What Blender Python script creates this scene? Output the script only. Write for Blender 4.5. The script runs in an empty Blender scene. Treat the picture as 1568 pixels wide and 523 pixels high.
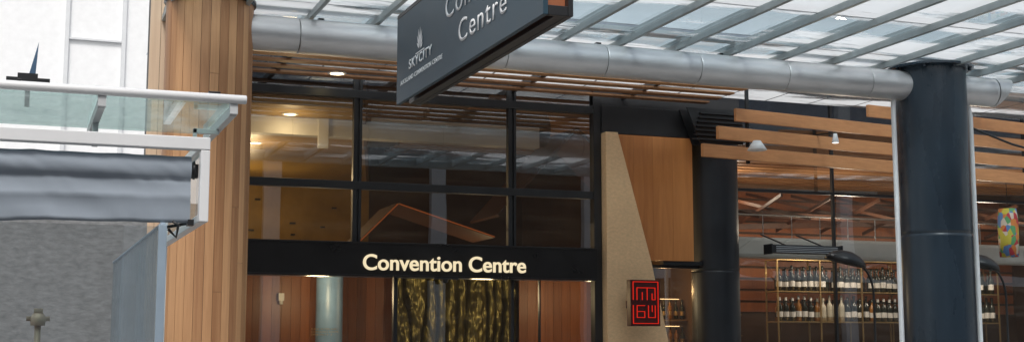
import bpy, math, random
from mathutils import Vector, noise
random.seed(7)
S=bpy.context.scene
COL=bpy.context.collection
S.view_settings.view_transform='Standard'
S.view_settings.look='None'
S.view_settings.exposure=0

# ------------------------------------------------------------ materials
def newmat(name):
    m=bpy.data.materials.new(name);m.use_nodes=True
    nt=m.node_tree
    for n in list(nt.nodes): nt.nodes.remove(n)
    out=nt.nodes.new('ShaderNodeOutputMaterial')
    return m,nt,out
def N(nt,t,**kw):
    n=nt.nodes.new(t)
    for k,v in kw.items():
        if k in n.inputs: n.inputs[k].default_value=v
        else: setattr(n,k,v)
    return n
def L(nt,a,b): nt.links.new(a,b)
def mapping(nt,scale,coord='Object'):
    tc=nt.nodes.new('ShaderNodeTexCoord')
    mp=nt.nodes.new('ShaderNodeMapping');mp.inputs['Scale'].default_value=scale
    L(nt,tc.outputs[coord],mp.inputs['Vector'])
    return mp.outputs['Vector']
def paint(name,c,rough=.5,metal=0,var=.12,scale=(3,3,3),bump=0.0,spec=.5,rvar=.1):
    m,nt,out=newmat(name)
    b=N(nt,'ShaderNodeBsdfPrincipled');b.inputs['Metallic'].default_value=metal
    b.inputs['Specular IOR Level'].default_value=spec
    v=mapping(nt,scale)
    n=N(nt,'ShaderNodeTexNoise',Scale=1.0,Detail=6.0,Roughness=.6);L(nt,v,n.inputs['Vector'])
    r=nt.nodes.new('ShaderNodeValToRGB')
    r.color_ramp.elements[0].position=.3;r.color_ramp.elements[1].position=.7
    r.color_ramp.elements[0].color=tuple(x*(1-var) for x in c)+(1,)
    r.color_ramp.elements[1].color=tuple(min(1,x*(1+var)) for x in c)+(1,)
    L(nt,n.outputs['Fac'],r.inputs['Fac']);L(nt,r.outputs['Color'],b.inputs['Base Color'])
    mr=N(nt,'ShaderNodeMapRange');mr.inputs['To Min'].default_value=max(0.02,rough-rvar);mr.inputs['To Max'].default_value=min(1,rough+rvar)
    L(nt,n.outputs['Fac'],mr.inputs['Value']);L(nt,mr.outputs['Result'],b.inputs['Roughness'])
    if bump:
        bp=N(nt,'ShaderNodeBump',Strength=bump,Distance=.02);L(nt,n.outputs['Fac'],bp.inputs['Height']);L(nt,bp.outputs['Normal'],b.inputs['Normal'])
    L(nt,b.outputs['BSDF'],out.inputs['Surface'])
    return m
def timber(name,c1,c2,rough=.45,grain=(26,26,1.1),tv=.95):
    m,nt,out=newmat(name)
    b=N(nt,'ShaderNodeBsdfPrincipled',Roughness=rough)
    at=N(nt,'ShaderNodeAttribute');at.attribute_name='tone'
    sep=N(nt,'ShaderNodeSeparateColor');L(nt,at.outputs['Color'],sep.inputs['Color'])
    v=mapping(nt,grain)
    add=N(nt,'ShaderNodeVectorMath');add.operation='ADD'
    sc=N(nt,'ShaderNodeVectorMath');sc.operation='SCALE';sc.inputs['Scale'].default_value=37.0
    L(nt,at.outputs['Color'],sc.inputs[0]);L(nt,v,add.inputs[0]);L(nt,sc.outputs[0],add.inputs[1])
    n=N(nt,'ShaderNodeTexNoise',Scale=1.0,Detail=5.0,Roughness=.65,Distortion=.6);L(nt,add.outputs[0],n.inputs['Vector'])
    mx=N(nt,'ShaderNodeMath');mx.operation='MULTIPLY_ADD';mx.inputs[1].default_value=.75;
    L(nt,n.outputs['Fac'],mx.inputs[0])
    s2=N(nt,'ShaderNodeMath');s2.operation='MULTIPLY_ADD';s2.inputs[1].default_value=tv;s2.inputs[2].default_value=.14-.5*tv
    L(nt,sep.outputs['Red'],s2.inputs[0]);L(nt,s2.outputs[0],mx.inputs[2])
    r=nt.nodes.new('ShaderNodeValToRGB')
    r.color_ramp.elements[0].position=.1;r.color_ramp.elements[1].position=.85
    r.color_ramp.elements[0].color=c1+(1,);r.color_ramp.elements[1].color=c2+(1,)
    L(nt,mx.outputs[0],r.inputs['Fac']);L(nt,r.outputs['Color'],b.inputs['Base Color'])
    bp=N(nt,'ShaderNodeBump',Strength=.25,Distance=.004);L(nt,n.outputs['Fac'],bp.inputs['Height']);L(nt,bp.outputs['Normal'],b.inputs['Normal'])
    L(nt,b.outputs['BSDF'],out.inputs['Surface'])
    return m
def glass(name,tint,refl,dirt_sheen=0.0,dirt_sheen_col=(.8,.85,.87),scale=(.6,6,6),lo=.45,hi=.62,rough=0.0,dmin=.25):  # pale film: dirt on most panes, painted sheen on the canopy
    m,nt,out=newmat(name)
    tr=N(nt,'ShaderNodeBsdfTransparent',Color=tint+(1,))
    gl=N(nt,'ShaderNodeBsdfGlossy',Roughness=rough,Color=(.95,.98,1,1))
    lw=N(nt,'ShaderNodeLayerWeight',Blend=.35)
    ma=N(nt,'ShaderNodeMath');ma.operation='MULTIPLY_ADD';ma.inputs[1].default_value=.6;ma.inputs[2].default_value=refl
    pw=N(nt,'ShaderNodeMath');pw.operation='POWER';pw.inputs[1].default_value=3.0
    L(nt,lw.outputs['Facing'],pw.inputs[0]);L(nt,pw.outputs[0],ma.inputs[0])
    ma.use_clamp=True
    mix=N(nt,'ShaderNodeMixShader');L(nt,ma.outputs[0],mix.inputs['Fac']);L(nt,tr.outputs[0],mix.inputs[1]);L(nt,gl.outputs[0],mix.inputs[2])
    last=mix
    v=mapping(nt,scale)
    n=N(nt,'ShaderNodeTexNoise',Scale=1.0,Detail=7.0,Roughness=.6);L(nt,v,n.inputs['Vector'])
    if rough==0.0:
        bp=N(nt,'ShaderNodeBump',Strength=.12,Distance=.012)
        n3=N(nt,'ShaderNodeTexNoise',Scale=.9,Detail=1.0);L(nt,mapping(nt,(1,1,1)),n3.inputs['Vector'])
        L(nt,n3.outputs['Fac'],bp.inputs['Height']);L(nt,bp.outputs['Normal'],gl.inputs['Normal'])
    if dirt_sheen:
        df=N(nt,'ShaderNodeBsdfDiffuse',Color=dirt_sheen_col+(1,));tl=N(nt,'ShaderNodeBsdfTranslucent',Color=dirt_sheen_col+(1,))
        ad=N(nt,'ShaderNodeMixShader',Fac=.65);L(nt,df.outputs[0],ad.inputs[1]);L(nt,tl.outputs[0],ad.inputs[2])
        mr=N(nt,'ShaderNodeMapRange');mr.inputs['From Min'].default_value=lo;mr.inputs['From Max'].default_value=hi
        mr.inputs['To Min'].default_value=dirt_sheen*dmin;mr.inputs['To Max'].default_value=dirt_sheen
        L(nt,n.outputs['Fac'],mr.inputs['Value'])
        m2=N(nt,'ShaderNodeMixShader');L(nt,mr.outputs[0],m2.inputs['Fac']);L(nt,mix.outputs[0],m2.inputs[1]);L(nt,ad.outputs[0],m2.inputs[2])
        last=m2
    L(nt,last.outputs[0],out.inputs['Surface'])
    return m
def emit(name,c,s):
    m,nt,out=newmat(name)
    e=N(nt,'ShaderNodeEmission',Color=c+(1,),Strength=s);L(nt,e.outputs[0],out.inputs['Surface']);return m

M_ced=timber('cedar_cladding',(.29,.130,.055),(.63,.355,.175),.5,tv=.5)
M_pale=timber('weathered_cedar',(.50,.35,.23),(.76,.60,.44),.6,tv=.4)
M_pan=timber('reddish_veneer',(.33,.105,.028),(.66,.28,.09),.35,(9,9,.8))
M_int=timber('interior_timber',(.11,.030,.011),(.36,.115,.034),.4,tv=.55)
M_fold=timber('dark_folded_timber',(.035,.012,.006),(.11,.04,.016),.5,tv=.5)
M_slat=timber('batten_timber',(.38,.150,.058),(.68,.32,.135),.45,(1.1,26,26),tv=.5)
M_sofX=timber('soffit_timber',(.20,.09,.04),(.46,.24,.11),.5,(1.1,26,26))
M_blk=paint('black_powdercoat',(.018,.019,.021),.38,var=.25)
M_hdr=paint('black_fascia',(.012,.011,.011),.3,var=.2)
M_col=paint('dark_navy_steel',(.028,.046,.066),.28,var=.25,scale=(2,2,.5),spec=.6)
M_icol=paint('charcoal_steel',(.014,.017,.022),.42,var=.2)
M_tube=paint('brushed_zinc',(.66,.67,.68),.38,metal=.55,var=.16,scale=(1.2,5,5))
M_seam=paint('seam_dark',(.05,.05,.05),.6)
M_white=paint('white_paint',(.80,.81,.82),.4,var=.05)
M_whiteb=paint('white_cladding',(.88,.89,.90),.6,var=.04)
M_lgrey=paint('light_grey_paint',(.55,.57,.58),.45,var=.08)
M_upclad=paint('pale_blue_cladding',(.62,.68,.72),.45,var=.1,scale=(.5,1,3))
M_beam=paint('galvanised_beam',(.34,.39,.40),.45,metal=.2,var=.15)
M_sign=paint('slate_blue_sign',(.034,.070,.098),.38,var=.12,scale=(1,1,1),spec=.35)
M_signtxt=paint('sign_white',(.88,.89,.90),.5,var=.02)
M_signin=paint('sign_rust_core',(.36,.12,.05),.6)
M_fab=paint('grey_pvc_fabric',(.30,.345,.40),.7,var=.07,scale=(2,2,5),spec=.2)
M_ply=paint('sandy_plywood',(.80,.54,.30),.65,var=.10,scale=(22,22,40),bump=.1)
M_mus=paint('mustard_ceiling',(.34,.21,.055),.35,var=.25,scale=(1.6,.5,1.6))
M_dkbr=paint('dark_brown_wall',(.075,.038,.019),.6,var=.3,scale=(1.5,1.5,.5))
M_gold=paint('beaten_gold',(.15,.135,.05),.32,metal=.7,var=.55,scale=(9,9,1.5),bump=.6)
M_gcol=paint('blue_grey_reflection',(.22,.38,.62),.35,var=.2)  # tinted blue to imitate a column mirrored in the glass
M_conc=paint('concrete',(.30,.30,.30),.85,var=.12,scale=(6,6,6),bump=.2)
M_brickg=paint('grey_render',(.24,.245,.25),.8,var=.25,scale=(14,14,30),bump=.3)
M_asph=paint('asphalt',(.05,.05,.052),.9,var=.25,scale=(9,9,9),bump=.3)
M_pave=paint('paving',(.30,.29,.28),.8,var=.15,scale=(4,4,4))
M_line=paint('road_paint',(.75,.75,.72),.7,var=.06)
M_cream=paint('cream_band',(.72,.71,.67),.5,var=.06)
M_lil=paint('grey_window_band',(.22,.25,.30),.25,var=.2)
M_brown=paint('brown_cladding',(.08,.05,.035),.7,var=.3)
M_brass=paint('brass',(.45,.31,.14),.4,metal=.8,var=.1)
M_bot=paint('dark_bottle',(.015,.02,.015),.12,var=.2)
M_botg=paint('amber_bottle',(.30,.13,.03),.15,var=.3)
M_botw=paint('cream_bottle',(.50,.46,.36),.3,var=.1)
M_lab=paint('bottle_label',(.72,.70,.66),.6,var=.08)
M_alu=paint('aluminium',(.60,.61,.62),.35,metal=.8,var=.1)
M_bluef=paint('blue_fin',(.06,.12,.20),.4)
M_G=glass('facade_glass',(.74,.73,.70),.21,dirt_sheen=.025)
M_GR=glass('restaurant_glass',(.82,.83,.82),.24,dirt_sheen=.04)
M_GC=glass('canopy_glass',(.70,.82,.88),.10,dirt_sheen=.8,dirt_sheen_col=(.92,.95,.97),scale=(.30,1.3,1.3),lo=.47,hi=.54,dmin=.08)  # white patches paint bright reflection streaks into the pane colour
M_GK=glass('kiosk_glass',(.76,.88,.86),.14,dirt_sheen=.25,dirt_sheen_col=(.8,.86,.86),scale=(4,4,4))
M_GS=glass('side_screen_glass',(.74,.82,.86),.16,dirt_sheen=.36,dirt_sheen_col=(.62,.70,.76),scale=(2,2,1),rough=.12)
E_warm=emit('warm_downlight',(1,.80,.42),14)
E_text=emit('lit_letter',(1,.84,.55),.92)
E_red=emit('red_neon',(1,.035,.02),.65)
E_cool=emit('white_lamp',(1,.97,.9),4)
E_or=emit('amber_strip',(1,.24,.05),.28)
E_shelf=emit('warm_shelf_strip',(1,.62,.28),3)

# ------------------------------------------------------------ mesh tools
class MB:
    def __init__(s): s.v=[];s.f=[];s.m=[];s.t=[];s.sm=[]
    def face(s,pts,mi=0,tone=.5,smooth=False):
        i=len(s.v);s.v+=[tuple(p) for p in pts];s.f.append(tuple(range(i,i+len(pts))));s.m.append(mi);s.t.append(tone);s.sm.append(smooth)
    def raw(s,vs,fs,mi=0,tone=.5,smooth=False):
        i=len(s.v);s.v+=[tuple(p) for p in vs]
        for f in fs: s.f.append(tuple(k+i for k in f));s.m.append(mi);s.t.append(tone);s.sm.append(smooth)
    def box(s,x0,x1,y0,y1,z0,z1,mi=0,tone=.5):
        v=[(x0,y0,z0),(x1,y0,z0),(x1,y1,z0),(x0,y1,z0),(x0,y0,z1),(x1,y0,z1),(x1,y1,z1),(x0,y1,z1)]
        s.raw(v,[(0,3,2,1),(4,5,6,7),(0,1,5,4),(1,2,6,5),(2,3,7,6),(3,0,4,7)],mi,tone)
    def beam(s,p0,p1,w,h,mi=0,tone=.5):
        p0=Vector(p0);p1=Vector(p1);d=(p1-p0).normalized()
        up=Vector((0,0,1)) if abs(d.z)<.95 else Vector((0,1,0))
        r=d.cross(up).normalized();u=r.cross(d)
        v=[]
        for p in (p0,p1):
            for a,b in ((-1,-1),(1,-1),(1,1),(-1,1)): v.append(p+r*a*w/2+u*b*h/2)
        s.raw(v,[(0,1,2,3),(7,6,5,4),(0,4,5,1),(1,5,6,2),(2,6,7,3),(3,7,4,0)],mi,tone)
    def lathe(s,c,prof,n=24,mi=0,axis='z',tone=.5,smooth=True):
        vs=[];fs=[]
        for r,h in prof:
            for k in range(n):
                a=2*math.pi*k/n
                if axis=='z': vs.append((c[0]+r*math.cos(a),c[1]+r*math.sin(a),c[2]+h))
                elif axis=='x': vs.append((c[0]+h,c[1]+r*math.cos(a),c[2]+r*math.sin(a)))
                else: vs.append((c[0]+r*math.cos(a),c[1]+h,c[2]+r*math.sin(a)))
        for j in range(len(prof)-1):
            for k in range(n):
                a=j*n+k;b=j*n+(k+1)%n;fs.append((a,b,b+n,a+n) if axis!='y' else (a,a+n,b+n,b))
        s.raw(vs,fs,mi,tone,smooth)
    def tube(s,pts,r,n=10,mi=0):
        pts=[Vector(p) for p in pts];vs=[];fs=[]
        for i,p in enumerate(pts):
            d=(pts[min(i+1,len(pts)-1)]-pts[max(i-1,0)]).normalized()
            up=Vector((0,1,0)) if abs(d.y)<.9 else Vector((0,0,1))
            a=d.cross(up).normalized();b=a.cross(d)
            for k in range(n):
                t=2*math.pi*k/n;vs.append(p+a*r*math.cos(t)+b*r*math.sin(t))
        for j in range(len(pts)-1):
            for k in range(n):
                q=j*n+k;w=j*n+(k+1)%n;fs.append((q,w,w+n,q+n))
        fs.append(tuple(range(n)));fs.append(tuple(range(len(vs)-n,len(vs))))
        s.raw(vs,fs,mi,.5,True)
    def obj(s,name,mats,parent=None,bevel=0):
        me=bpy.data.meshes.new(name);me.from_pydata(s.v,[],s.f)
        for m in mats: me.materials.append(m)
        ca=me.color_attributes.new('tone','FLOAT_COLOR','CORNER')
        for pi,p in enumerate(me.polygons):
            p.material_index=s.m[pi];p.use_smooth=s.sm[pi]
            t=s.t[pi]
            for k in p.loop_indices: ca.data[k].color=(t,(t*7.31)%1,(t*3.77)%1,1)
        me.update()
        o=bpy.data.objects.new(name,me);COL.objects.link(o)
        if bevel:
            b=o.modifiers.new('bev','BEVEL');b.width=bevel;b.segments=2;b.limit_method='ANGLE';b.angle_limit=math.radians(50)
        if parent: o.parent=parent
        return o
def E(name):
    o=bpy.data.objects.new(name,None);COL.objects.link(o);o.empty_display_size=.2;return o
def text(name,s,loc,rot,width,mat,parent,height=None,off=0.0,ext=.01,align='LEFT',spacing=1.0):
    c=bpy.data.curves.new(name,'FONT');c.body=s;c.size=1;c.extrude=0;c.offset=off;c.space_character=spacing;c.align_x=align
    o=bpy.data.objects.new(name,c);COL.objects.link(o)
    bpy.context.view_layer.update()
    w=o.dimensions.x
    dg=bpy.context.evaluated_depsgraph_get()
    me=bpy.data.meshes.new_from_object(o.evaluated_get(dg))
    bpy.data.objects.remove(o)
    sx=width/w; sy=sx if height is None else height
    xs=[v.co.x for v in me.vertices];x0=min(xs)
    for v in me.vertices:
        v.co.x=(v.co.x-x0)*sx; v.co.y=v.co.y*sy
    me.materials.clear();me.materials.append(mat)
    o=bpy.data.objects.new(name,me);COL.objects.link(o)
    o.location=loc;o.rotation_euler=rot
    md=o.modifiers.new('s','SOLIDIFY');md.thickness=ext;md.offset=0
    if parent:o.parent=parent
    return o
def prism(m,poly,y0,y1,mi=0,tone=.5):
    n=len(poly);vs=[(x,y0,z) for x,z in poly]+[(x,y1,z) for x,z in poly]
    m.raw(vs,[tuple(range(n)),tuple(range(2*n-1,n-1,-1))]+[(k,k+n,(k+1)%n+n,(k+1)%n) for k in range(n)],mi,tone)
def slab(m,poly,z0,z1,mi=0,tone=.5):
    n=len(poly);vs=[(x,y,z0) for x,y in poly]+[(x,y,z1) for x,y in poly]
    m.raw(vs,[tuple(range(n-1,-1,-1)),tuple(range(n,2*n))]+[(k,(k+1)%n,(k+1)%n+n,k+n) for k in range(n)],mi,tone)

# ------------------------------------------------------------ world, sun, camera
w=bpy.data.worlds.new("World");S.world=w;w.use_nodes=True
nt=w.node_tree
bg=nt.nodes['Background']
sky=nt.nodes.new('ShaderNodeTexSky');sky.sky_type='NISHITA';sky.sun_disc=False
sky.sun_elevation=math.radians(52);sky.sun_rotation=math.radians(200);sky.dust_density=4;sky.air_density=1.2
hs=nt.nodes.new('ShaderNodeHueSaturation');hs.inputs['Saturation'].default_value=.45
nt.links.new(sky.outputs[0],hs.inputs['Color']);nt.links.new(hs.outputs[0],bg.inputs['Color'])
bg.inputs['Strength'].default_value=.15
sd=bpy.data.lights.new('sun','SUN');sd.energy=1.5;sd.angle=math.radians(14);sd.color=(1,.97,.92)
so=bpy.data.objects.new('sun',sd);COL.objects.link(so)
so.rotation_euler=(math.radians(38),0,math.radians(-20))
cam=bpy.data.cameras.new('camera');co=bpy.data.objects.new('camera',cam);COL.objects.link(co)
co.location=(0,-16.3,1.6);co.rotation_euler=(math.radians(97.5),0,math.radians(-20.6))
cam.lens=46.7;cam.sensor_width=36;cam.clip_end=800;S.camera=co

# ------------------------------------------------------------ ground
m=MB();m.box(-300,300,-300,300,-.4,-.15);m.obj('ground',[M_conc])
m=MB();m.face([(-150,-22,-.14),(150,-22,-.14),(150,-10.5,-.14),(-150,-10.5,-.14)]);m.obj('road',[M_asph])
m=MB()
for i in range(-20,20): m.face([(i*6,-16.2,-.136),(i*6+3,-16.2,-.136),(i*6+3,-16.08,-.136),(i*6,-16.08,-.136)])
m.obj('lane_marking',[M_line])
m=MB();m.box(-150,150,-10.3,1.0,-.145,0);m.box(-150,150,-10.5,-10.3,-.145,.004,1);m.obj('pavement',[M_pave,M_conc],None,.006)
m=MB();m.box(-150,150,-30,-22.2,-.145,0);m.box(-150,150,-22.2,-22,-.145,.004,1);m.obj('pavement',[M_pave,M_conc],None,.006)

# ------------------------------------------------------------ opposite building (seen mirrored in the glass)
ob=E('opposite_office_building')
m=MB();m.box(-30,50,-42,-30,0,13.5,0)
for z0,z1,mi in ((0,4.2,2),(4.2,4.6,0),(4.6,8.4,2),(8.8,10.1,1),(10.1,11.6,3),(11.6,13.6,1)):
    m.box(-30.05,50.05,-29.92,-29.6,z0,z1-.004,mi)
for i in range(14):
    m.box(-28+i*6,-27.4+i*6,-29.95,-29.3,0,13.4,0)
m.obj('floors_and_bands',[M_lgrey,M_whiteb,M_brown,M_lil],ob)

# ------------------------------------------------------------ background white building
wb=E('white_tower_building')
m=MB();m.box(-30,6.5,40,60,0,30,0)
for x in (-4.2,1.66,3.9): m.box(x-.08,x+.08,39.82,40,0,30,1)
m.box(1.75,3.81,39.86,40,14.05,14.13,1)
m.obj('panelled_wall',[M_whiteb,paint('pale_mullion',(.70,.72,.74),.5,var=.05)],wb)

# ------------------------------------------------------------ timber clad column
def clad_column(name,cx,cy,r,z0,z1,n,mat):
    g=E(name);m=MB()
    m.lathe((cx,cy,0),[(r-.02,z0),(r-.02,z1)],48,1)
    for k in range(n):
        a0=2*math.pi*(k+.02)/n;a1=2*math.pi*(k+.98)/n
        t=random.random()
        cuts=[z0]+sorted(random.uniform(z0+.6,z1-.6) for _ in range(random.choice([0,0,1,1])))+[z1]
        for j in range(len(cuts)-1):
            zz0=cuts[j]+.0015;zz1=cuts[j+1]-.0015
            tt=min(1,max(0,t+random.uniform(-.18,.18)))
            vs=[];S4=3;rr=r+random.uniform(-.0015,.0015)
            for z in (zz0,zz1):
                for q in range(S4+1):
                    a=a0+(a1-a0)*q/S4;vs.append((cx+rr*math.cos(a),cy+rr*math.sin(a),z))
                for q in range(S4,-1,-1):
                    a=a0+(a1-a0)*q/S4;vs.append((cx+(r-.018)*math.cos(a),cy+(r-.018)*math.sin(a),z))
            K=2*(S4+1)
            fs=[(q,(q+1)%K,(q+1)%K+K,q+K) for q in range(K)]+[tuple(range(K-1,-1,-1)),tuple(range(K,2*K))]
            m.raw(vs,fs,0,tt)
    m.obj('timber_boards',[mat,M_seam],g)
    return g
cc=clad_column('timber_clad_column',1.75,-3,.43,0,5.0,30,M_ced)
m=MB();m.lathe((1.75,-3,0),[(.30,5.0),(.455,5.002),(.455,5.07),(.30,5.072),(.3,9)],40);m.obj('steel_collar',[M_col],cc)
def boards(m,x0,x1,y,z0,z1,bw,thick=.02,mi=0,lo=0,hi=1):
    x=x0
    while x<x1-.01:
        e=min(x+bw,x1);t=random.uniform(lo,hi)
        m.box(x+.002,e-.002,y,y+thick,z0,z1,mi,t);x=e
g=E('weathered_timber_wall');m=MB();boards(m,1.23,1.9,-2.3,0,8.5,.11);m.box(1.24,1.9,-2.28,-2.0,0,8.5,1);m.obj('boards',[M_pale,M_seam],g)

# ------------------------------------------------------------ zinc tube gutter
g=E('zinc_clad_tube');m=MB()
seams=[2.05,2.64,3.76,4.9,6.08,7.25,8.41,9.57,10.73,11.45]
for i in range(len(seams)-1):
    a,b=seams[i],seams[i+1];cz=4.76+random.uniform(-.002,.002)
    m.lathe((0,-3,cz),[(.174,a+.002),(.182,a+.005),(.183,a+.014),(.183,b-.015),(.182,b-.006),(.174,b-.003)],56,0,'x',random.random())
m.lathe((0,-3,4.76),[(.170,2.0),(.170,11.44)],32,1,'x')
n=48;vs=[]
for k in range(n):
    a=2*math.pi*k/n;yy=-3+.183*math.cos(a);zz=4.76+.183*math.sin(a);vs.append((11.455,yy,zz))
for k in range(n):
    a=2*math.pi*k/n;yy=-3+.183*math.cos(a);zz=4.76+.183*math.sin(a);vs.append((11.60+.12*math.sin(a),yy,zz))
m.raw(vs,[(k,(k+1)%n,(k+1)%n+n,k+n) for k in range(n)],0,.5,True)
m.face(vs[n:],0)
m.obj('tube_segments',[M_tube,M_seam],g)

# ------------------------------------------------------------ dark street column
g=E('dark_steel_column');m=MB()
m.lathe((10.52,-3,0),[(.43,0),(.43,2.90),(.43,2.926),(.425,2.93),(.425,2.944),(.43,2.948),(.43,2.98),(.43,4.90),(.43,4.968)],64)
m.lathe((10.52,-3,0),[(.43,4.968),(.52,4.97),(.522,4.972),(.522,4.998),(.52,5.0),(.1,5.003)],64,smooth=False)
for k in range(8):
    a=2*math.pi*k/8;m.lathe((10.52+.475*math.cos(a),-3+.475*math.sin(a),0),[(.022,4.94),(.022,4.969)],8)
o=m.obj('shaft',[M_col],g)
for i,(x) in enumerate((9.965,11.115)):
    gg=E('white_downpipe');m=MB()
    m.tube([(x,-3.0,0),(x,-3.0,4.45),(x+(.02 if i==0 else -.02),-2.98,4.58),(x+(.05 if i==0 else -.05),-2.97,4.66)],.030,12)
    m.obj('pipe',[M_white],gg)

# ------------------------------------------------------------ glass canopy
g=E('glass_canopy')
m=MB();xs=[5.63+.71*i for i in range(-6,18)]
for x in xs: m.box(x-.024,x+.024,-7.6,-2.2,4.965,5.03,0); 
for x in xs: m.box(x-.008,x+.008,-7.6,-2.2,5.03,5.10,0)
m.box(1.3,18,-7.72,-7.6,4.94,5.12,0)
m.box(1.3,18,-3.08,-2.92,5.105,5.16,0)
m.obj('beams',[M_beam],g,.004)
m=MB()
for i in range(len(xs)-1):
    for y0,y1 in ((-7.6,-6.2),(-6.19,-4.75),(-4.74,-3.3),(-3.29,-.2)):
        z=5.045
        m.face([(xs[i]+.012,y0,z),(xs[i+1]-.012,y0,z),(xs[i+1]-.012,y1,z),(xs[i]+.012,y1,z)])
m.obj('glass_panes',[M_GC],g)
m=MB()
for y in (-6.195,-4.745,-3.295): m.box(1.4,18,y-.012,y+.012,5.047,5.06)
m.obj('glazing_bars',[M_alu],g)

# ------------------------------------------------------------ convention centre building
cb=E('convention_centre_building')
m=MB();m.box(2.25,30,0.05,5.5,5.45,16,0)
z=5.5;k=0
while z<15.5:
    h=(.42,.10)[k%2];m.box(2.23,30.02,-.03,.05,z,z+h-.01,1 if k%2==0 else 2);z+=h;k+=1
m.obj('upper_cladding',[M_lgrey,M_upclad,M_lil],cb)
m=MB();m.box(2.25,2.58,0.05,8.2,0,5.44);m.box(2.6,30,14,14.3,0,5.4);m.box(30,30.3,0,14.3,0,5.4);m.obj('shell_walls',[M_dkbr],cb)
m=MB();m.box(2.6,30,.3,14,5.36,5.44);m.obj('roof_slab',[M_dkbr],cb)
m=MB();m.box(2.58,30,.06,14,-.1,.02);m.obj('interior_floor',[M_conc],cb)
m=MB()
yy=-2.75
while yy<-.05:
    m.box(2.1,8.9,yy,yy+.14,4.925,4.95,0,random.random());yy+=.34
m.obj('soffit_slats',[M_sofX],cb)
m=MB()
for x in (2.9,4.5,6.1,7.7): m.box(x,x+.06,-2.8,0,4.951,5.02)
m.obj('soffit_joists',[M_blk],cb)
m=MB()
m.box(2.56,7.28,-.06,.06,4.72,4.82)
m.box(2.56,7.28,-.05,.05,3.56,3.66)
m.box(2.56,2.66,-.055,.055,0,5.05)
for x in (3.97,6.06): 
    m.box(x,x+.045,-.045,.045,2.9,5.05);m.box(x+.075,x+.11,-.045,.045,2.9,5.05);m.box(x+.045,x+.075,-.02,.03,2.9,5.05)
m.box(7.28,7.39,-.07,.07,0,5.2)
m.box(2.56,7.28,-.03,.03,5.0,5.45)
m.obj('curtain_wall_frame',[M_blk],cb,.004)
m=MB();m.box(2.60,7.28,-.16,.10,2.46,2.89);m.box(2.60,7.28,-.175,-.16,2.46,2.485);m.box(2.60,7.28,-.175,-.16,2.865,2.89);m.obj('door_header',[M_hdr],cb,.005)
m=MB()
for x0,x1,z0,z1 in ((2.66,3.97,2.9,3.56),(4.08,6.06,2.9,3.56),(6.17,7.28,2.9,3.56),(2.66,3.97,3.66,4.72),(4.08,6.06,3.66,4.72),(6.17,7.28,3.66,4.72),(2.66,3.97,4.82,5.0),(4.08,6.06,4.82,5.0),(6.17,7.28,4.82,5.0),(2.66,4.52,0,2.46),(4.58,6.10,0,2.46),(6.14,7.28,0,2.46)):
    m.face([(x0,0,z0),(x1,0,z0),(x1,0,z1),(x0,0,z1)])
m.obj('glazing',[M_G],cb)
m=MB()
for x,wd in ((4.52,.05),(6.10,.04)): m.box(x,x+wd,-.04,.04,0,2.46)
m.box(6.5,6.52,-.03,.03,0,2.46)
m.obj('door_stiles',[M_blk],cb,.003)
m=MB();m.lathe((5.16,-.17,2.44),[(0,-.05),(.03,-.04),(.04,0)],12);m.box(5.0,5.32,-.2,-.165,2.44,2.462);m.obj('door_sensor',[M_blk],cb)
text('letters','Convention Centre',(4.08,-.185,2.545),(math.pi/2,0,0),2.17,E_text,cb,height=.275,off=.014,ext=.02)
m=MB();m.box(7.39,9.55,-.10,.10,4.46,4.84);m.box(7.28,9.55,-.05,.05,4.84,5.45);m.obj('black_lintel',[M_blk],cb,.004)

m=MB()
prism(m,[(7.395,0),(8.68,0),(8.29,1.66),(8.045,2.74),(7.57,4.458),(7.395,4.458)],-.22,0.05)
m.obj('raking_plywood_fin',[M_ply],cb,.004)
m=MB()
xs2=[7.58,7.86,8.15,8.45,8.76]
for i in range(4):
    x0,x1=xs2[i]+.001,xs2[i+1]-.001
    def zl(x): return 4.45 if x<=7.58 else max(2.755,4.45-(x-7.57)*(4.45-2.74)/(8.04-7.57))
    poly=[(x0,zl(x0)),(x1,zl(x1)),(x1,4.452),(x0,4.452)]
    if zl(x0)>2.76 and zl(x1)<2.76: poly=[(x0,zl(x0)),(8.035,2.755),(x1,2.755),(x1,4.452),(x0,4.452)]
    prism(m,poly,-.10,-.04,0,.4+.25*random.random())
m.obj('veneer_panel',[M_pan],cb)
m=MB();m.box(8.3,8.9,-.08,.02,2.70,2.75);m.box(8.0,8.9,-.0,.04,2.66,2.70);m.obj('panel_trim',[M_blk],cb)
m=MB();m.face([(8.0,.03,0),(8.95,.03,0),(8.95,.03,2.66),(8.0,.03,2.66)]);m.obj('side_glazing',[M_GR],cb)
m=MB();m.lathe((9.2,.1,0),[(.335,0),(.335,2.6),(.335,2.62),(.330,2.624),(.330,2.636),(.335,2.64),(.335,2.66),(.335,4.46)],48);m.obj('charcoal_column',[M_icol],cb)
m=MB()
prism(m,[(8.55,4.84),(9.42,4.84),(9.42,4.36),(8.75,4.36)],-.36,-.34)
for i in range(7): m.box(8.62+.02*i,9.42,-.40,-.36,4.40+.06*i,4.415+.06*i)
prism(m,[(8.55,4.84),(9.42,4.84),(9.42,4.36),(8.75,4.36)],-.14,-.12)
m.obj('louvred_bracket',[M_blk],cb)

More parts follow.
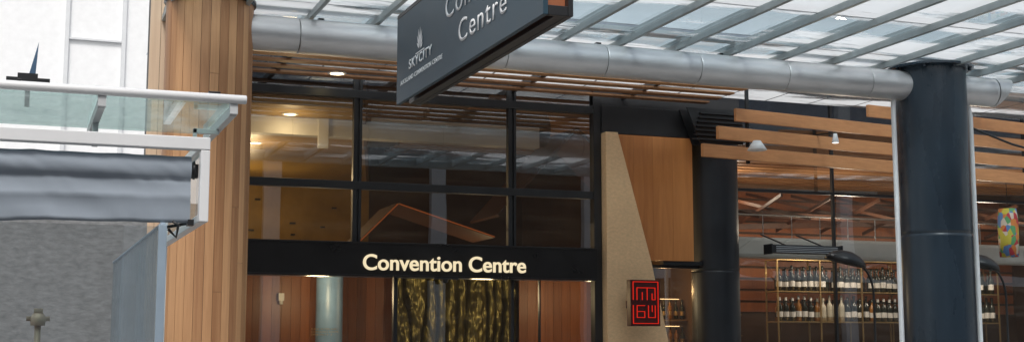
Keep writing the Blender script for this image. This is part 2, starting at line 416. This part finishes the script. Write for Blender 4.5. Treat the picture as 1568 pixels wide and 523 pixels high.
# interior: lobby
m=MB();slab(m,[(2.58,.08),(4.1,.08),(6.2,8.0),(2.58,8.0)],4.6,4.7);m.obj('mustard_ceiling',[M_mus],cb)
m=MB();slab(m,[(4.102,.08),(4.15,.08),(6.25,8.0),(6.202,8.0)],4.56,5.2);m.box(6.25,9.5,8.05,8.15,2.6,5.2);m.box(4.1,9.5,.08,8.1,5.2,5.3);m.obj('dark_lobby_shell',[M_dkbr],cb)
m=MB();m.box(2.58,6.25,8.002,8.1,0,4.6);m.box(2.585,2.6,.3,8,2.6,4.598);
for i in range(14):
    xx=2.8+random.random()*3;zz=3.2+random.random()*1.2;m.box(xx,xx+.03+.08*random.random(),7.96,8.0,zz,zz+.03,1)
m.obj('mustard_wall',[M_mus,M_blk],cb)
m=MB();m.box(9.35,9.5,.5,8.0,0,5.2);m.obj('lobby_side_wall',[M_dkbr],cb)
m=MB();m.box(2.6,6.9,.95,1.15,4.37,4.598);m.box(4.45,6.9,.95,1.15,4.602,4.66);m.box(3.72,3.86,.90,.948,4.2,4.598);m.obj('reflection_band_standin',[M_cream],cb,.004)  # added pale beam imitating a band reflected in the glazing
m=MB();boards(m,2.7,5.40,3.0,0,2.62,.14);boards(m,7.22,9.3,2.6,0,2.62,.14);m.box(2.7,9.3,3.05,3.4,0,2.58,1)
m.obj('lobby_timber_panels',[M_int,M_seam],cb)
m=MB();m.box(4.4,9.3,2.2,3.4,2.62,2.80);m.obj('lobby_bulkhead',[M_dkbr],cb)
m=MB();yy=1.3
while yy<7: m.box(6.3,9.3,yy,yy+.12,5.12,5.16,0,random.random());yy+=.3
m.obj('lobby_ceiling_slats',[M_sofX],cb)
# gold slabs
m=MB()
nx=150;nz=60;x0,x1=5.35,7.25
vs=[];fs=[]
for j in range(nz+1):
    for i in range(nx+1):
        x=x0+(x1-x0)*i/nx;z=2.62*j/nz
        wv=noise.noise(Vector((x*3.2,z*.7,1)))*.9
        q=(x*5.4+wv)%1
        d=.09*math.sin(q*math.pi)**.5+.06*noise.noise(Vector((x*16,z*6,3)))
        if q<.16: d=-.25
        vs.append((x,2.85-d,z))
for j in range(nz):
    for i in range(nx):
        a=j*(nx+1)+i;fs.append((a,a+1,a+nx+2,a+nx+1))
m.raw(vs,fs,0,.5,True);m.obj('beaten_gold_wall',[M_gold],cb)
m=MB();m.lathe((4.25,2.4,0),[(.19,0),(.19,2.60)],32);m.obj('reflected_column_standin',[M_gcol],cb)  # solid cylinder standing in for a column reflected in the glass
m=MB()
m.beam((4.25,1.2,2.95),(4.78,1.2,3.48),.9,.03,0,.3);m.beam((4.80,1.2,3.48),(6.15,1.2,3.08),.9,.03,0,.3)
m.beam((6.3,1.6,3.4),(7.5,1.6,4.7),1.2,.04,0,.2);m.beam((7.5,1.6,4.7),(9.2,1.6,3.1),1.2,.04,0,.3)
m.obj('folded_timber_and_reflection',[M_fold],cb)  # folded timber built solid, partly standing in for a reflection
m=MB();m.beam((4.25,.74,2.95),(4.78,.74,3.48),.012,.014);m.beam((4.80,.74,3.48),(6.15,.74,3.08),.012,.014);m.obj('amber_edge_strip',[E_or],cb)
m=MB();m.lathe((0,1.5,4.72),[(0,5.4),(.2,5.402),(.24,5.45),(.24,7.2)],32,0,'x');m.obj('reflected_tube_standin',[M_brown],cb)  # added cylinder imitating a tube reflected in the glazing
m=MB();m.box(3.62,3.70,2.9,2.99,2.25,2.36);m.lathe((3.66,2.93,2.2),[(.03,0),(.03,.06)],10);m.obj('wall_speaker',[M_white],cb)
text('door_notice','PUBLIC ACCESS AND\nCONFERENCE ROOMS\nOPEN DAILY 9 - 5',(3.48,-.012,1.80),(math.pi/2,0,0),.34,M_brass,cb,ext=.001)
def downlight(x,y,z,r=.075):
    g=E('ceiling_downlight');m=MB();m.lathe((x,y,z),[(r+.03,0),(r+.03,-.012),(r,-.014),(r,-.004)],24,0);m.lathe((x,y,z),[(0,-.008),(r,-.008)],24,1,smooth=False);m.obj('lamp',[M_white,E_warm],g)
downlight(3.63,-.53,4.925,.085);downlight(3.3,.71,4.6,.08);downlight(3.3,3.34,4.6,.08);downlight(3.3,6.0,4.6,.08)
def pl(loc,e,c=(1,.75,.42),r=.15):
    l=bpy.data.lights.new('downlight_and_fill_glow','POINT');l.energy=e;l.color=c;l.shadow_soft_size=r
    o=bpy.data.objects.new('downlight_and_fill',l);COL.objects.link(o);o.location=loc  # serves downlight glow and added fill that has no fixture
pl((3.3,.6,4.3),9);pl((3.3,3.34,4.1),36);pl((3.6,6.0,3.8),45);pl((6.2,1.4,2.3),30);pl((3.9,1.6,2.3),36);pl((7.9,1.2,2.3),26)  # the low ones are added fill, with no lamp there

# ------------------------------------------------------------ restaurant
rs=E('restaurant_shopfront')
m=MB()
for x in (9.55,11.35,13.15,14.95,16.8): m.box(x,x+.035,.37,.43,0,5.2)
m.box(9.5,18,.36,.44,3.82,3.86);m.box(9.5,18,.3,.5,5.2,5.35)
m.obj('frame',[M_blk],rs,.003)
m=MB();m.face([(9.5,.4,0),(18,.4,0),(18,.4,5.2),(9.5,.4,5.2)]);m.obj('glazing',[M_GR],rs)
m=MB();m.box(9.5,18,.55,.80,2.88,3.18);m.obj('cream_bulkhead',[M_cream],rs,.05)
m=MB();m.box(9.5,18,.81,12,4.5,4.6,1)
y=.9
while y<4.1: m.box(9.5,18,y,y+.16,4.44,4.47,0,random.random());y+=.30
m.obj('restaurant_ceiling',[M_sofX,M_dkbr],rs)
m=MB();m.box(9.5,18,4.2,4.4,0,4.5,1);m.box(18,18.2,.4,4.4,0,5.2,1)
z=2.2
while z<4.4: m.box(9.55,17.9,4.15,4.2,z,z+.16,0,random.random());z+=.2
m.obj('restaurant_walls',[M_int,M_dkbr],rs)
m=MB()
for i in range(16):
    m.tube([(10+i*.5,.95,3.18),(10+i*.5,.95,3.55)],.008,6)
m.tube([(9.6,.95,3.55),(17.8,.95,3.55)],.012,6)
m.obj('mezzanine_rail',[M_alu],rs)
m=MB()
for i in range(9):
    x=10.1+i*.9;m.beam((x,1.2,3.9),(x+.6,3.8,3.6),.03,.05);m.beam((x+.5,1.2,3.55),(x-.1,3.6,4.2),.03,.05)
m.beam((9.6,2.2,3.72),(17.8,2.2,3.62),.05,.09);m.beam((9.6,3.2,3.5),(17.8,3.2,3.9),.05,.09)
m.obj('rafter_trellis',[M_fold],rs)
bs=E('bottle_shelf');m=MB()
for x0,x1 in ((11.63,14.05),(14.1,16.05)):
    for z in (1.985,2.475,2.99): m.box(x0,x1,2.4,2.75,z,z+.02)
    xx=x0
    while xx<=x1+.01:
        m.box(xx-.012,xx+.012,2.39,2.41,1.5,3.0);m.box(xx-.012,xx+.012,2.74,2.76,1.5,3.0);xx+=(x1-x0)/3
m.obj('brass_frame',[M_brass],bs)
m=MB()
def bottle(m,x,y,z,h,r,mi,lab,cap=0):
    m.lathe((x,y,z),[(0,0),(r,.004),(r,h*.56),(r*.85,h*.64),(r*.36,h*.74),(r*.34,h*.97),(r*.4,h*.98),(r*.4,h),(0,h)],10,mi)
    m.lathe((x,y,z),[(r*1.02,h*.18),(r*1.02,h*.40)],10,lab)
    m.lathe((x,y,z),[(r*.42,h*.86),(r*.42,h*1.005),(0,h*1.005)],8,cap)
for x0,x1 in ((11.72,14.0),(14.2,16.0)):
    x=x0
    while x<x1:
        if random.random()<.93: bottle(m,x,2.5,2.495,.40+random.uniform(-.03,.02),.050,0,3)
        bottle(m,x+.05,2.64,2.495,.36,.045,0,0)
        k=int((x-x0)/.6)%3
        bottle(m,x,2.5,2.005,.40+random.uniform(-.03,.03),.049,(0,2,0)[k] if random.random()<.7 else random.choice([0,1]),3 if k!=1 else 2,(3,2,0)[k])
        bottle(m,x+.05,2.64,2.005,.36,.045,random.choice([0,1,0]),0)
        x+=.118+random.uniform(-.006,.006)
x=9.9
while x<11.6:
    for z in (1.45,1.80,2.15): bottle(m,x,3.6,z,.26,.04,random.choice([1,1,0]),4)
    x+=.11
x=8.2
while x<9.2:
    for z in (1.2,1.6,2.0): bottle(m,x+.3,1.3,z,.28,.035,random.choice([1,1,0]),4)
    x+=.10
m.obj('bottles',[M_bot,M_botg,M_botw,M_lab,M_brass],bs)
m=MB()
for z in (1.44,1.79,2.14): m.box(9.8,11.6,3.5,3.75,z-.02,z);m.box(9.8,11.6,3.76,3.775,z+.24,z+.255,1)
for z in (1.19,1.59,1.99): m.box(8.3,9.34,1.2,1.45,z-.02,z);m.box(8.3,9.34,1.46,1.475,z+.30,z+.31,1)
m.obj('back_shelves',[M_brass,E_shelf],bs)
pl((12.5,1.7,3.3),75,(1,.84,.65));pl((15.2,1.7,3.3),75,(1,.84,.65));pl((10.6,3.0,2.9),24,(1,.7,.35),.05);pl((8.8,.9,2.4),12,(1,.6,.25),.05);pl((10.8,2.5,4.0),30,(1,.8,.6))  # added fill to brighten the restaurant, no lamps modelled here

# battens
bt=E('timber_batten_screen');m=MB()
ca,sa=math.cos(math.radians(8.6)),math.sin(math.radians(8.6))
for (x,z,Ln) in ((8.86,4.71,9.5),(8.56,4.45,9.8),(8.31,4.20,10.0),(11.2,4.97,7)):
    y0=-1.2+(x-8.31)*sa/ca
    zc=z-.08
    m.beam((x,y0,zc),(x+Ln*ca,y0+Ln*sa,zc),.05,.17,0,random.uniform(.35,.8))
m.obj('battens',[M_slat],bt,.004)
m=MB()
for s in (.5,3.2,5.9,8.4):
    m.beam((8.6+s*ca,-1.14+.04+s*sa,4.0),(8.6+s*ca,-1.14+.04+s*sa,5.0),.04,.04)
m.tube([(12.0,-.9,4.75),(12.8,-1.0,4.70),(13.6,-.9,4.52),(14.6,-.9,4.35)],.018,6)
m.obj('hangers',[M_blk],bt)
m=MB()
m.lathe((8.98,-1.45,4.12),[(0,.12),(.05,.12),(.13,.0),(.12,-.005),(0,.02)],20)
m.obj('ceiling_speaker',[M_white],bt)
g=E('spot_lamp');m=MB();x,y,z=10.25,-1.35,4.42
m.lathe((x,y,z),[(0,.0),(.025,0),(.03,-.03),(.05,-.12),(.045,-.125)],16,0);m.lathe((x,y,z-.12),[(0,0),(.044,0)],16,1,smooth=False)
m.beam((x,y,z+.01),(x,y+.45,z+.05),.02,.02,2);m.obj('shade',[M_white,E_cool,M_blk],g)

# heater
g=E('radiant_heater');m=MB()
m.box(9.82,10.94,-.40,-.22,2.88,2.995,0)
for i in range(4): m.box(9.88,10.88,-.408,-.399,2.892+i*.024,2.900+i*.024,1)
m.box(9.80,9.82,-.42,-.20,2.865,3.005,2);m.box(10.94,10.96,-.42,-.20,2.865,3.005,2)
m.beam((10.1,-.3,2.995),(10.1,.36,3.2),.02,.02,2);m.beam((10.7,-.3,2.995),(10.7,.36,3.2),.02,.02,2)
m.obj('body',[M_blk,M_alu,M_blk],g,.005)
def arclamp(x,y,dome=True,sg=1):
    g=E('arc_lamp');m=MB()
    pts=[(x+.44*sg,y,0),(x+.44*sg,y,2.3)]
    for k in range(1,9):
        a=math.pi/2*k/8;pts.append((x+sg*(.44-.28*(1-math.cos(a))),y,2.3+.42*math.sin(a)))
    m.tube(pts,.016,10)
    m.lathe((x+.44*sg,y,0),[(0,.05),(.2,.045),(.22,0)],24)
    m.obj('stem',[M_blk],g)
    m=MB();m.lathe((0,0,0),[(0,.13),(.08,.125),(.18,.09),(.26,.03),(.29,-.04),(.27,-.04),(.16,.06),(0,.1)],28)
    d=m.obj('dome_shade',[M_blk],g);d.location=(x,y,2.77);d.rotation_euler=(math.radians(8),math.radians(12*sg),0)
arclamp(10.73,-.8);arclamp(13.0,-.8)
m,nt,out=newmat('patchwork_print')
b=N(nt,'ShaderNodeBsdfPrincipled',Roughness=.7);v=N(nt,'ShaderNodeTexVoronoi',Scale=14.0);L(nt,mapping(nt,(1,1,.8)),v.inputs['Vector'])
r=nt.nodes.new('ShaderNodeValToRGB');r.color_ramp.interpolation='CONSTANT'
cs=[(.5,.42,.05),(.45,.04,.05),(.1,.2,.4),(.6,.5,.4),(.1,.3,.12),(.6,.2,.05)]
r.color_ramp.elements[0].color=cs[0]+(1,);r.color_ramp.elements[1].color=cs[1]+(1,);r.color_ramp.elements[1].position=.2
for i,c in enumerate(cs[2:]): e=r.color_ramp.elements.new(.35+.15*i);e.color=c+(1,)
s=N(nt,'ShaderNodeSeparateColor');L(nt,v.outputs['Color'],s.inputs['Color']);L(nt,s.outputs['Red'],r.inputs['Fac']);L(nt,r.outputs['Color'],b.inputs['Base Color']);L(nt,b.outputs[0],out.inputs['Surface'])
M_patch=m
g=E('patchwork_lantern');m=MB();m.lathe((14.15,-.1,2.93),[(0,0),(.14,.01),(.15,.3),(.15,.6),(.13,.74),(0,.75)],16);m.tube([(14.15,-.1,3.67),(14.15,-.1,4.15)],.005,6,1);m.obj('body',[M_patch,M_blk],g)

# red blade sign
g=E('red_neon_sign')
m=MB();m.box(7.54,7.97,-.62,-.50,1.86,2.46);m.box(7.66,7.85,-.50,-.22,2.1,2.2);m.obj('sign_box',[paint('dark_red_box',(.06,.008,.008),.35)],g,.006)
m=MB()
x0,z0,u=7.575,1.895,.0545
def st(a,b,c,d):
    xa,xb=sorted((a,c));za,zb=sorted((b,d));m.box(x0+xa*u-.0045,x0+xb*u+.0045,-.632,-.622,z0+za*u*1.41-.0045,z0+zb*u*1.41+.0045)
for s_ in ((0,0,6.6,0),(6.6,0,6.6,7),(0,7,6.6,7),(0,0,0,3),(0,4,0,7),(1,6,5.8,6),(1,4,1,6),(2.4,4,2.4,5.2),(3.7,4,3.7,6),(5,4,5,5),(5,4,5.8,4),(5.8,4,5.8,6),(1,1,1,3),(1,3,3,3),(3,1,3,2),(1,2,3,2),(1,1,3,1),(4,1,4,3),(4,1,5.8,1),(5.8,1,5.8,3),(5,2,5,3)): st(*s_)
m.obj('neon_lines',[E_red],g)

# ------------------------------------------------------------ hanging blade sign
g=E('hanging_blade_sign')
m=MB();m.box(3.10,3.135,-8.62,-5.16,3.70,4.46);m.obj('face_panel',[M_sign],g,.004)
m=MB();m.box(3.135,3.275,-8.56,-5.26,3.77,4.44);m.obj('core',[M_signin],g)
m=MB();m.box(3.275,3.31,-8.62,-5.20,3.70,4.46);m.box(3.137,3.273,-8.618,-8.58,3.70,3.765);m.box(3.20,3.273,-8.57,-5.22,3.705,3.77);m.box(3.10,3.31,-8.62,-5.16,4.462,4.50);m.obj('frame',[M_blk],g,.004)
m=MB();m.box(3.17,3.24,-7.4,-7.3,4.5,5.2);m.box(3.17,3.24,-5.7,-5.6,4.5,5.0);m.obj('hangers',[M_beam],g)
RT=(math.pi/2,0,-math.pi/2)
text('word_centre','Centre',(3.096,-6.91,3.875),RT,1.04,M_signtxt,g,height=.255,off=-.002,ext=.004,spacing=1.15)
text('word_convention','Convention',(3.096,-6.58,4.135),RT,1.78,M_signtxt,g,height=.255,off=-.002,ext=.004,spacing=1.15)
text('word_operator','SKYCITY',(3.096,-5.56,3.94),RT,.66,M_signtxt,g,height=.115,off=.010,ext=.004,spacing=1.15)
text('word_small','AUCKLAND CONVENTION CENTRE',(3.096,-5.30,3.845),RT,1.2,M_signtxt,g,height=.055,ext=.003,spacing=1.1)
m=MB()
for k in range(7):
    a=math.radians(25+k*20);c=Vector((3.094,-5.88,4.045))
    ln=.10+.10*math.sin(a)**2
    d=Vector((0,-math.cos(a)*.8,math.sin(a)));q=Vector((0,-d.z,d.y))
    m.face([c+d*.02,c+d*ln*.6+q*.018,c+d*ln,c+d*ln*.6-q*.010])
m.box(3.094,3.099,-6.0,-5.76,4.028,4.036)
m.obj('sail_logo',[M_signtxt],g)

# ------------------------------------------------------------ kiosk
k=E('glass_roofed_kiosk')
m=MB();m.lathe((0,-9.5,2.857),[(0,-1.5),(.023,-1.5),(.023,1.088),(.02,1.092),(0,1.093)],20,0,'x');m.obj('front_rail',[M_white],k)
m=MB();m.box(-1.5,.914,-9.52,-9.45,2.585,2.648);m.box(.868,.914,-9.518,-9.452,2.22,2.583);m.box(.868,.914,-9.45,-7.6,2.222,2.262);m.box(.868,.914,-9.45,-7.6,2.60,2.645);m.box(.868,.914,-7.66,-7.6,0,2.60)
m.obj('white_frame',[M_white],k,.004)
m=MB()
for x in (-.3,.38,1.03): m.box(x-.018,x+.018,-9.47,-8.45,2.775,2.825);m.box(x-.02,x+.02,-9.5,-9.46,2.78,2.84)
for x in (-.3,.38): m.box(x-.015,x+.015,-9.0,-8.97,2.65,2.775)
m.box(.89,.91,-9.0,-8.97,2.65,2.775);m.box(.89,1.03,-9.0,-8.97,2.75,2.775)
m.obj('roof_brackets',[M_lgrey],k,.002)
m=MB();m.box(-1.5,1.05,-9.475,-8.45,2.83,2.842);m.obj('glass_roof',[M_GK],k)
m=MB();m.box(.875,.905,-7.62,-7.60,2.26,2.6);m.face([(.89,-9.44,2.265),(.89,-7.66,2.265),(.89,-7.66,2.598),(.89,-9.44,2.598)]);m.obj('side_light',[M_GK],k)
m=MB();m.box(.90,.96,-9.50,-9.46,2.878,2.892);m.box(-.02,.0,-9.51,-9.49,2.878,2.89);m.obj('rail_clips',[M_blk],k,.002)
m=MB()
prof=[(-.0,2.558)]+[(-.060*math.sin(math.radians(t)),2.49+.068*math.cos(math.radians(t))) for t in range(15,165,15)]+[(-.03,2.418),(-.034,2.40),(-.036,2.36),(-.045,2.345),(-.036,2.33),(-.035,2.28),(-.034,2.235),(-.036,2.222),(-.02,2.212),(0,2.215)]
nx=120;vs=[];fs=[]
for i in range(nx+1):
    x=-1.5+2.33*i/nx
    sag=.012*math.sin(x*3.1)+.008*noise.noise(Vector((x*4,0,0)))
    for j,(py,pz) in enumerate(prof):
        f=.009*noise.noise(Vector((x*3+pz*9,pz*9,2)))+.005*noise.noise(Vector((x*18+pz*20,pz*10,5)))
        vs.append((x,-9.42+py+f*1.2,pz+sag*(2.6-pz)*1.5+.004*noise.noise(Vector((x*9,pz*5,9)))-(.02*(1-i/nx) if j>10 else 0)))
n=len(prof)
for i in range(nx):
    for j in range(n-1):
        a=i*n+j;fs.append((a,a+1,a+n+1,a+n))
m.raw(vs,fs,0,.5,True);m.obj('rolled_awning',[M_fab],k)
m=MB();m.lathe((0,-9.42,2.49),[(0,.832),(.04,.833),(.05,.85),(0,.852)],20,0,'x');m.box(.835,.868,-9.44,-9.40,2.45,2.52);m.box(.82,.85,-9.46,-9.40,2.205,2.235)
m.obj('awning_end_bracket',[M_blk],k)
m=MB();m.box(.688,.704,-9.5,-6.2,0,2.195);m.obj('side_screen',[M_GS],k)
m=MB();m.box(.672,.712,-9.53,-9.5,0,2.20);m.box(.684,.708,-9.5,-6.2,2.196,2.212);m.obj('screen_edge',[paint('screen_trim_blue_grey',(.30,.38,.46),.4)],k,.003)
m=MB();m.beam((.70,-9.3,2.2),(.86,-9.2,2.24),.03,.015);m.tube([(.72,-9.5,2.18),(.76,-9.5,2.14),(.77,-9.5,2.2),(.74,-9.5,2.22)],.008,8);m.obj('hinge',[M_blk],k)
m=MB();m.box(-3,1.0,-5.3,-5.0,0,2.75);m.obj('rear_wall',[M_brickg],k)
m=MB();m.face([(-1.5,-9.40,0),(.68,-9.40,0),(.68,-9.40,2.2),(-1.5,-9.40,2.2)]);m.obj('front_glass',[glass('kiosk_front_glass',(.78,.81,.82),.12,dirt_sheen=.10,dirt_sheen_col=(.6,.63,.65),scale=(3,3,3))],k)
g=E('roof_box_with_fin');m=MB();m.box(-.075,.14,-9.05,-8.93,2.95,2.985);m.box(-.02,.08,-9.04,-8.94,2.985,3.01);m.box(.02,.045,-9.0,-8.98,2.842,2.95)  # dark box and blue fin of unknown kind on the kiosk roof
prism(m,[(.035,3.01),(.068,3.01),(.078,3.19)],-9.0,-8.97,1);m.obj('body',[M_blk,M_bluef],g)
g=E('standpipe_tap');m=MB();m.tube([(.155,-8.0,0),(.155,-8.0,1.75)],.018,10);m.tube([(.09,-8.0,1.76),(.22,-8.0,1.76)],.014,8);m.lathe((.155,-8.0,1.72),[(0,.0),(.04,.0),(.045,.04),(.03,.07),(0,.075)],14);m.tube([(.13,-8,1.80),(.18,-8,1.80)],.02,8);m.obj('valve',[paint('aged_brass',(.45,.36,.27),.5,metal=.3)],g)
